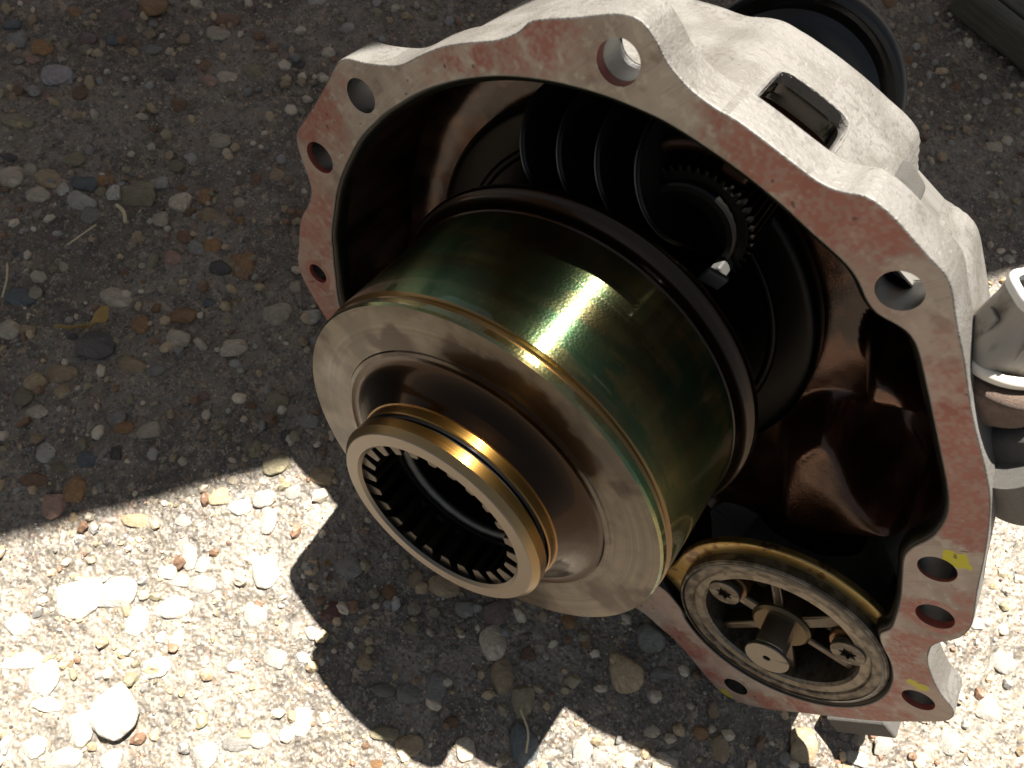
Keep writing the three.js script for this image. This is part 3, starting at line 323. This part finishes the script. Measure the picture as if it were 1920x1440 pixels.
  const hubSteel = std({ color: lin(0.19, 0.162, 0.128), metalness: 1, roughness: 0.36, bumpMap: rep(speck, 20), bumpScale: 0.00004 });
  mesh('chamfer', turned([L(38.6, 18.4), L(36.9, 20.3)], 160), std({ color: lin(0.26, 0.18, 0.09), metalness: 1, roughness: 0.3 }), collar);
  mesh('end_face', turned([L(36.9, 20.3), L(36.5, 20.6), L(31.9, 20.6), L(30.9, 19.6)], 160), hubSteel, collar);
  mesh('bore', turned([L(30.9, 19.6), L(30.9, 6), L(29.0, 5.4), L(29.0, -14), L(24, -15), L(24, -30), L(0.1, -30)], 140), blackOilAndShade, collar);
  const ringIn = new THREE.TorusGeometry(0.0275, 0.0017, 12, 120); ringIn.translate(0, 0, DZ + 0.001); mesh('inner_ring', ringIn, steel, collar);
  const NT = 24, ts = new THREE.Shape([[-0.0027, 0.0312], [0.0027, 0.0312], [0.0015, 0.0265], [0.0011, 0.0262], [-0.0011, 0.0262], [-0.0015, 0.0265]].reverse().map(p => new THREE.Vector2(...p))), tg = extrude(ts, 0.0125, 0.0002, DZ + 0.0184, 1);
  const toothMat = std({ color: lin(0.085, 0.07, 0.054), metalness: 1, roughness: 0.35 });
  for (let i = 0; i < NT; i++) { const m = mesh('spline_tooth', tg, toothMat, collar); m.rotation.z = i / NT * 2 * Math.PI; }
}
console.log('drum');

// ------------------------------------------------------------------ oil pump in the lower bay
const pump = boxGroup('oil_pump');
tag(pump, 'round oil pump with drive stub set in the lower bay of the gearbox', 'pump');
{
  const cx = 0.0521, cy = -0.1287, brassy = std({ color: 0xffffff, map: rep(tex(512, 512, (u, v) => { const n = fbm(u * 8, v * 8, 301, 5), m = fbm(u * 30, v * 30, 302, 3); let c = mix3([0.30, 0.185, 0.05], [0.43, 0.30, 0.11], smooth(0.3, 0.7, n)); return mix3(c, [0.12, 0.05, 0.018], 0.8 * smooth(0.55, 0.7, m)); }), 9), metalness: 0.75, roughness: 0.34, clearcoat: 0.3 });
  const grey = std({ color: 0xffffff, map: rep(tex(512, 512, (u, v) => mix3([0.075, 0.06, 0.045], [0.20, 0.168, 0.13], smooth(0.3, 0.7, fbm(u * 30, v * 30, 311, 5)))), 3, 12), metalness: 0.7, roughness: 0.42, bumpMap: rep(speck, 14), bumpScale: 0.0001 });
  const pale = std({ color: 0xffffff, map: rep(tex(256, 256, (u, v) => mix3([0.14, 0.115, 0.085], [0.24, 0.205, 0.16], smooth(0.3, 0.62, fbm(u * 22, v * 22, 312, 5)))), 4, 16), metalness: 0.8, roughness: 0.4, bumpMap: rep(speck, 14), bumpScale: 0.0001 });
  // gold body plate under the ring, with wings towards the drum
  const wing = []; for (let k = 0; k < 72; k++) { const a = k * 5 * Math.PI / 180, q = 41.5 + 6.2 * smooth(-0.1, 0.5, Math.sin(a + 0.35)) * smooth(2.95, 2.4, a) + 9 * Math.exp(-(((a - 2.75) / 0.2) ** 2)); wing.push([cx + q * Math.cos(a) / 1000, cy + q * Math.sin(a) / 1000]); }
  const bs = shapeOf(wing); bs.holes.push(circlePath(cx, cy, 0.0309, 60)); mesh('body', extrude(bs, 0.0036, 0.0008, -0.0050), brassy, pump);
  mesh('outer_ring', turned([[0.0420, -0.0060], [0.0420, -0.0012], [0.0412, -0.0004], [0.0362, -0.0004], [0.0356, -0.0012]], 180, cx, cy), grey, pump);
  mesh('inner_ring', turned([[0.0356, -0.0012], [0.0350, -0.0009], [0.0318, -0.0009], [0.0308, -0.0022], [0.0308, -0.0190]], 160, cx, cy), pale, pump);
  mesh('slot', turned([[0.0405, -0.0002], [0.0396, 0.0000]], 100, cx, cy), blackOilAndShade, pump);
  const bowl = turned([[0.0312, -0.0170], [0.014, -0.0190], [0.0005, -0.0190]], 100, cx, cy); mesh('bowl', bowl, std({ color: lin(0.014, 0.011, 0.008), metalness: 0.5, roughness: 0.3, clearcoat: 0.5 }), pump);
  const webMat = std({ color: lin(0.06, 0.042, 0.022), metalness: 0.7, roughness: 0.34, clearcoat: 0.4 });
  const P = (px, py, z) => onFace(px, py, z);
  const s1 = P(1361, 1106, -0.002), s2 = P(1592, 1219, -0.002);
  const sink = []; for (let k = 0; k < 14; k++) { const t = k / 14 * 6.2832, r = k % 2 ? 0.0021 : 0.0034; sink.push(new THREE.Vector2(r * Math.cos(t), r * Math.sin(t))); }
  for (const s of [s1, s2]) {
    const boss = turned([[0.0085, -0.0140], [0.0082, -0.0045], [0.0078, -0.0038], [0.002, -0.0038]], 60, s.x, s.y); mesh('boss', boss, std({ color: lin(0.17, 0.085, 0.035), metalness: 0.7, roughness: 0.36 }), pump);
    const sc = new THREE.Group(); sc.name = 'screw'; pump.add(sc); sc.position.set(s.x, s.y, 0); const sh = new THREE.Shape(); for (let k = 0; k <= 48; k++) { const t = k / 48 * 6.2832; sh[k ? 'lineTo' : 'moveTo'](0.0066 * Math.cos(t), 0.0066 * Math.sin(t)); } sh.holes.push(new THREE.Path(sink)); mesh('head', extrude(sh, 0.0030, 0.0005, 0.0000), grey, sc); mesh('socket', new THREE.CircleGeometry(0.0036, 30).translate(0, 0, -0.0018), webMat, sc);
  }
  for (let k = 0; k < 6; k++) { const t = k / 6 * 6.2832 + 0.35, m = mesh('web', rbox(0.021, k % 2 ? 0.0045 : 0.0065, 0.009, 0.0012), webMat, pump); m.position.set(cx + 0.0205 * Math.cos(t), cy + 0.0205 * Math.sin(t), -0.0102); m.rotation.z = t; }
  mesh('hub', turned([[0.0125, -0.0150], [0.0120, -0.0052], [0.0108, -0.0040], [0.004, -0.0040]], 70, cx, cy), std({ color: lin(0.12, 0.085, 0.045), metalness: 0.8, roughness: 0.35 }), pump);
  const shaft = new THREE.Group(); shaft.name = 'drive_stub'; pump.add(shaft); shaft.position.set(cx, cy, 0);
  const flat = (r, f) => { const s = new THREE.Shape(), a = Math.acos(f / r), n = 16; let first = true; for (const [t0, t1] of [[a, Math.PI - a], [Math.PI + a, 2 * Math.PI - a]]) for (let k = 0; k <= n; k++) { const t = lerp(t0, t1, k / n); s[first ? 'moveTo' : 'lineTo'](r * Math.cos(t), r * Math.sin(t)); first = false; } return s; };
  const st = std({ color: lin(0.19, 0.17, 0.14), metalness: 0.9, roughness: 0.4, bumpMap: rep(speck, 14), bumpScale: 0.00008 });
  const key = mesh('tang', extrude(flat(0.0088, 0.0054), 0.016, 0.0004, 0.0096), steel, shaft); key.rotation.z = -0.35;
  const es = new THREE.Shape(); for (let k = 0; k <= 60; k++) { const t = k / 60 * 6.2832; es[k ? 'lineTo' : 'moveTo'](0.0088 * Math.cos(t), 0.0088 * Math.sin(t)); } es.holes.push(circlePath(0, 0, 0.0014, 20)); mesh('end_disc', extrude(es, 0.0018, 0.0004, 0.0112), st, shaft); mesh('centre_hole', new THREE.CircleGeometry(0.0015, 20).translate(0, 0, 0.0098), blackOilAndShade, shaft);
}

// ------------------------------------------------------------------ gears deep inside
function gearShape(r, n, h, bore) { const s = new THREE.Shape(); for (let k = 0; k < n; k++) for (const [o, q] of [[0, 0], [0.22, 0], [0.36, h], [0.64, h], [0.78, 0]]) { const t = (k + o) / n * 6.2832; s[k || o ? 'lineTo' : 'moveTo']((r + q) * Math.cos(t), (r + q) * Math.sin(t)); } s.closePath(); s.holes.push(circlePath(0, 0, bore, 40)); return s; }
{
  const p = onFace(1290, 425, -0.030), g = boxGroup('pinion_gear'); tag(g, 'dark fine toothed pinion gear inside the housing behind the drum', 'gear'); const gm = std({ color: lin(0.022, 0.020, 0.018), metalness: 0.95, roughness: 0.36 });
  const t = mesh('toothed_rim', extrude(gearShape(0.0195, 44, 0.0018, 0.008), 0.030, 0.0003, 0, 1), gm, g); t.position.copy(p); const c = mesh('collar', turned([[0.0165, 0], [0.0165, 0.0022], [0.0158, 0.0028], [0.0140, 0.0028]], 80), darkSteel, g); c.position.copy(p);
  const rimMat = std({ color: lin(0.13, 0.12, 0.105), metalness: 1, roughness: 0.35 }), q = onFace(1195, 300, -0.042), b = boxGroup('gear_cluster'); tag(b, 'stack of thin dark gear discs inside the housing beside the pinion', 'gear'); for (let k = 0; k < 4; k++) { const at = q.clone().add(V(-0.020 + 0.0125 * k, -0.006 * k + 0.010, 0)), d = mesh('disc', turned([[0.001, 0.0012], [0.0225, 0.0012], [0.0232, 0.0007], [0.0232, -0.0007], [0.0225, -0.0012], [0.001, -0.0012]].reverse(), 90), darkSteel, b), e = mesh('rim', new THREE.TorusGeometry(0.0233, 0.00045, 8, 90), rimMat, b); for (const o of [d, e]) { o.position.copy(at); o.rotation.set(0, 1.25, 0.15); } }
  const cp = boxGroup('shift_fork'); tag(cp, 'dark copper toned shift fork curving round the pinion inside the housing', 'fork'); const cm = std({ color: lin(0.03, 0.012, 0.006), metalness: 0.7, roughness: 0.35 }); const f2 = mesh('arm', new THREE.TorusGeometry(0.026, 0.0028, 12, 50, 2.1), cm, cp); f2.position.copy(p).add(V(0, 0, -0.006)); f2.rotation.z = 0.7; const f3 = mesh('pad', rbox(0.006, 0.010, 0.008, 0.002), cm, cp); f3.position.copy(p).add(V(0.026 * Math.cos(0.7), 0.026 * Math.sin(0.7) - 0.003, -0.006)); f3.rotation.z = 0.7;
  const c3 = onFace(1338, 522, -0.020), cl = boxGroup('added_sun_tab'); tag(cl, 'small plastic tab added behind the rear edge of the drum to catch the sun patch', 'clip'); const k1 = mesh('tab', rbox(0.006, 0.0078, 0.0022, 0.0008), std({ color: lin(0.055, 0.053, 0.05), roughness: 0.6 }), cl); k1.position.copy(c3); k1.rotation.set(0.3, 0.2, 0.5); const k2 = mesh('stem', rbox(0.004, 0.005, 0.02, 0.001), k1.material, cl); k2.position.copy(c3).add(V(0, 0, -0.012));  // tab added to stand for a patch of sun, catches light from the window
}
{ const g = boxGroup('added_shade_plate'); tag(g, 'large black plate added behind the drum to darken the chamber floor', 'plate'); const gm = std({ color: lin(0.013, 0.012, 0.011), metalness: 0.9, roughness: 0.36 }); mesh('plate', turnedSmooth(soft([[0.0840, -0.0575], [0.0838, -0.0530], [0.0820, -0.0506], [0.0780, -0.0500], [0.030, -0.0500]], 5), 140, 0, 0.004), gm, g); mesh('raised_rim', turnedSmooth(soft([[0.0700, -0.0502], [0.0694, -0.0490], [0.0680, -0.0486], [0.0666, -0.0490], [0.0660, -0.0502]], 4), 140, 0, 0.004), gm, g); }  // black plate added to stand for the deep shade behind the drum
// ------------------------------------------------------------------ dark output flange behind the housing
{
  const g = boxGroup('output_flange'), x = 0.0665, y = 0.0465; tag(g, 'dark painted steel output flange behind the pale casting', 'flange'); const dk = std({ color: lin(0.022, 0.025, 0.029), roughness: 0.42, metalness: 0.5 });
  mesh('disc', turnedSmooth(soft([[0.0395, -0.116], [0.0400, -0.113], [0.0392, -0.1105], [0.0372, -0.1100]], 4), 140, x, y), dk, g); mesh('groove', turned([[0.0372, -0.1100], [0.0366, -0.1140], [0.0335, -0.1140], [0.0328, -0.1085]], 140, x, y), blackOilAndShade, g); mesh('hub', turnedSmooth(soft([[0.0328, -0.1085], [0.030, -0.1060], [0.022, -0.1030], [0.012, -0.098], [0.0115, -0.080], [0.0115, -0.066]], 5), 120, x, y), dk, g); mesh('back', turned([[0.0395, -0.116], [0.038, -0.119], [0.001, -0.119]].reverse(), 100, x, y), dk, g);
}
// ------------------------------------------------------------------ plastic connector in the port
{
  const base = onFace(1886, 656, -0.017).applyMatrix4(BOX), g = group('plastic_connector'); tag(g, 'off white oval plastic connector plugged upright into the brown port', 'connector'); g.position.copy(base); g.quaternion.setFromUnitVectors(V(0, 1, 0), V(-0.038, 0.946, -0.339).normalize());
  g.scale.set(0.76, 0.80, 0.76); const pl = std({ map: rep(tex(256, 256, (u, v) => mix3([0.10, 0.085, 0.065], [0.30, 0.28, 0.245], smooth(0.25, 0.55, fbm(u * 9, v * 5, 420, 5)))), 12), color: lin(0.95, 0.95, 0.95), roughness: 0.5, specularIntensity: 0.6 }), oval = (rx, rz, n = 60) => { const s = new THREE.Shape(); for (let k = 0; k <= n; k++) { const t = k / n * 6.2832, c = Math.cos(t), d = Math.sin(t), q = Math.pow(c ** 4 + d ** 4, -0.25); s[k ? 'lineTo' : 'moveTo'](rx * c * q * 0.9, rz * d * q * 0.9); } return s; };
  const tube = gridGeo(14, 64, (i, j) => { const t = j / 64 * 6.2832, k = i / 14, c = Math.cos(t), d = Math.sin(t), q = Math.pow(c ** 4 + d ** 4, -0.25) * 0.9, f = lerp(1.14, 0.92, smooth(0.15, 0.8, k)); return [0.0155 * f * c * q, 0.026 * k, 0.0115 * f * d * q, t * 0.015, k * 0.03]; }, true); mesh('shell', tube, pl, g);
  const rs = oval(0.0146, 0.0107); rs.holes.push(oval(0.0118, 0.0080)); const rim = extrude(rs, 0.0035, 0.0006, 0.0020); rim.rotateX(-Math.PI / 2); const r = mesh('rim', rim, std({ color: lin(0.62, 0.61, 0.59), roughness: 0.45 }), g); r.position.y = 0.026; const inn = new THREE.ShapeGeometry(oval(0.0122, 0.0084)); inn.rotateX(-Math.PI / 2); mesh('recess', inn, std({ color: lin(0.07, 0.068, 0.07), roughness: 0.6 }), g).position.y = 0.018;
  for (const [x, z, w, d] of [[0.0142, 0, 0.0012, 0.006], [-0.0142, 0, 0.0012, 0.006], [0, 0.0108, 0.008, 0.0012], [0.006, 0.0106, 0.0012, 0.0018], [-0.006, 0.0106, 0.0012, 0.0018]]) mesh('rib', rbox(w, 0.013, d, 0.0004, x, 0.011, z), pl, g); mesh('seam', new THREE.TorusGeometry(0.0146, 0.0005, 8, 64).rotateX(Math.PI / 2).scale(1, 1, 0.74).translate(0, 0.0125, 0), pl, g); mesh('latch', rbox(0.003, 0.008, 0.008, 0.001, 0.003, 0.023, 0.0045), r.material, g); mesh('foot_ring', new THREE.TorusGeometry(0.0165, 0.0022, 12, 64).rotateX(Math.PI / 2).scale(1, 1, 0.9), std({ color: lin(0.72, 0.66, 0.56), roughness: 0.55 }), g);
  const b2 = onFace(1898, 838, -0.02).applyMatrix4(BOX), rb = group('rubber_plug'); tag(rb, 'small black rubber plug on the sunlit boss beside the joint face', 'plug'); rb.position.copy(b2); mesh('cap', rbox(0.009, 0.006, 0.007, 0.002), rubber, rb); mesh('tail', new THREE.TorusGeometry(0.004, 0.0012, 8, 30, 3.2), rubber, rb).position.set(0.004, 0.001, 0);
}
// ------------------------------------------------------------------ worn plastic tray behind
{
  const A = onGround(1775, 30).p, B = onGround(1925, 150).p, dir = B.clone().sub(A).setY(0).normalize(), g = group('plastic_tray'); tag(g, 'worn dark olive plastic tray with ribbed floor lying on the asphalt', 'tray'); const yaw = Math.atan2(-dir.z, dir.x); g.position.set(A.x, 0, A.z); g.rotation.y = yaw;
  const tm = std({ color: 0xffffff, map: rep(tex(512, 512, (u, v) => { const n = fbm(u * 8, v * 30, 401, 4); return mix3([0.045, 0.048, 0.036], [0.10, 0.095, 0.07], smooth(0.35, 0.7, n)); }), 4), roughness: 0.6 }); const w = 0.36, d = 0.30;
  mesh('floor', rbox(w, 0.006, d, 0.002, w / 2 - 0.004, 0.006, -d / 2), tm, g); for (const [x, z, a, b] of [[w / 2 - 0.004, -0.004, w, 0.010], [w / 2 - 0.004, -d + 0.004, w, 0.010], [0.001, -d / 2, 0.010, d - 0.012], [w - 0.009, -d / 2, 0.010, d - 0.012]]) mesh('lip', rbox(a, 0.022, b, 0.004, x, 0.013, z), tm, g); for (let k = 0; k < 9; k++) mesh('rib', rbox(w - 0.04, 0.004, 0.006, 0.0018, w / 2 - 0.004, 0.011, -0.028 - 0.026 * k), tm, g);
}
// ------------------------------------------------------------------ added work bench, out of frame, placed to throw the broad shade
{
  const P0 = onGround(0, 1025).p, P1 = onGround(1815, 540).p, dir = P1.clone().sub(P0).normalize(), back = V(dir.z, 0, -dir.x); if (back.z > 0) back.negate(); const h = 0.88, edge = P0.clone().lerp(P1, 0.5).addScaledVector(SUN, h / SUN.y);
  const g = group('added_shade_bench'); tag(g, 'added unseen wooden bench with thick plank top that throws the broad shade', 'bench'); g.position.set(edge.x, 0, edge.z); g.rotation.y = Math.atan2(-dir.z, dir.x);
  const wm = std({ color: 0xffffff, map: rep(tex(512, 512, (u, v) => mix3([0.22, 0.13, 0.07], [0.36, 0.24, 0.14], fbm(u * 4, v * 50, 501, 4))), 1), roughness: 0.7 }); for (let k = 0; k < 5; k++) mesh('plank', rbox(2.6, 0.045, 0.148, 0.004, 0, h - 0.0225, -0.075 - 0.151 * k), wm, g); for (const x of [-1.2, 1.2]) for (const z of [-0.07, -0.68]) mesh('leg', rbox(0.08, h - 0.046, 0.08, 0.004, x, (h - 0.046) / 2, z), wm, g); for (const z of [-0.07, -0.68]) mesh('rail', rbox(2.3, 0.09, 0.03, 0.003, 0, h - 0.1, z), wm, g);
}
{ const b = scene.getObjectByName('added_shade_bench'), g = group('added_shade_pan'); tag(g, 'added unseen round steel pan overhanging the bench to shade the casting and output flange', 'pan'); g.position.copy(V(0.05, 0.8805, -0.030).applyEuler(b.rotation).add(b.position)); g.rotation.y = b.rotation.y; const p = [[0.001, 0], [0.076, 0], [0.080, 0.003], [0.084, 0.018], [0.0855, 0.0185], [0.0845, 0.0195], [0.0825, 0.018], [0.0785, 0.0035], [0.001, 0.0015]].map(q => new THREE.Vector2(...q)); mesh('pan', new THREE.LatheGeometry(p, 72), darkSteel, g); mesh('ring_handle', new THREE.TorusGeometry(0.012, 0.002, 8, 30).rotateX(Math.PI / 2), darkSteel, g).position.set(-0.092, 0.012, 0); }  // unseen pan added to shade the casting top and the output flange
renderer.render(scene, camera);
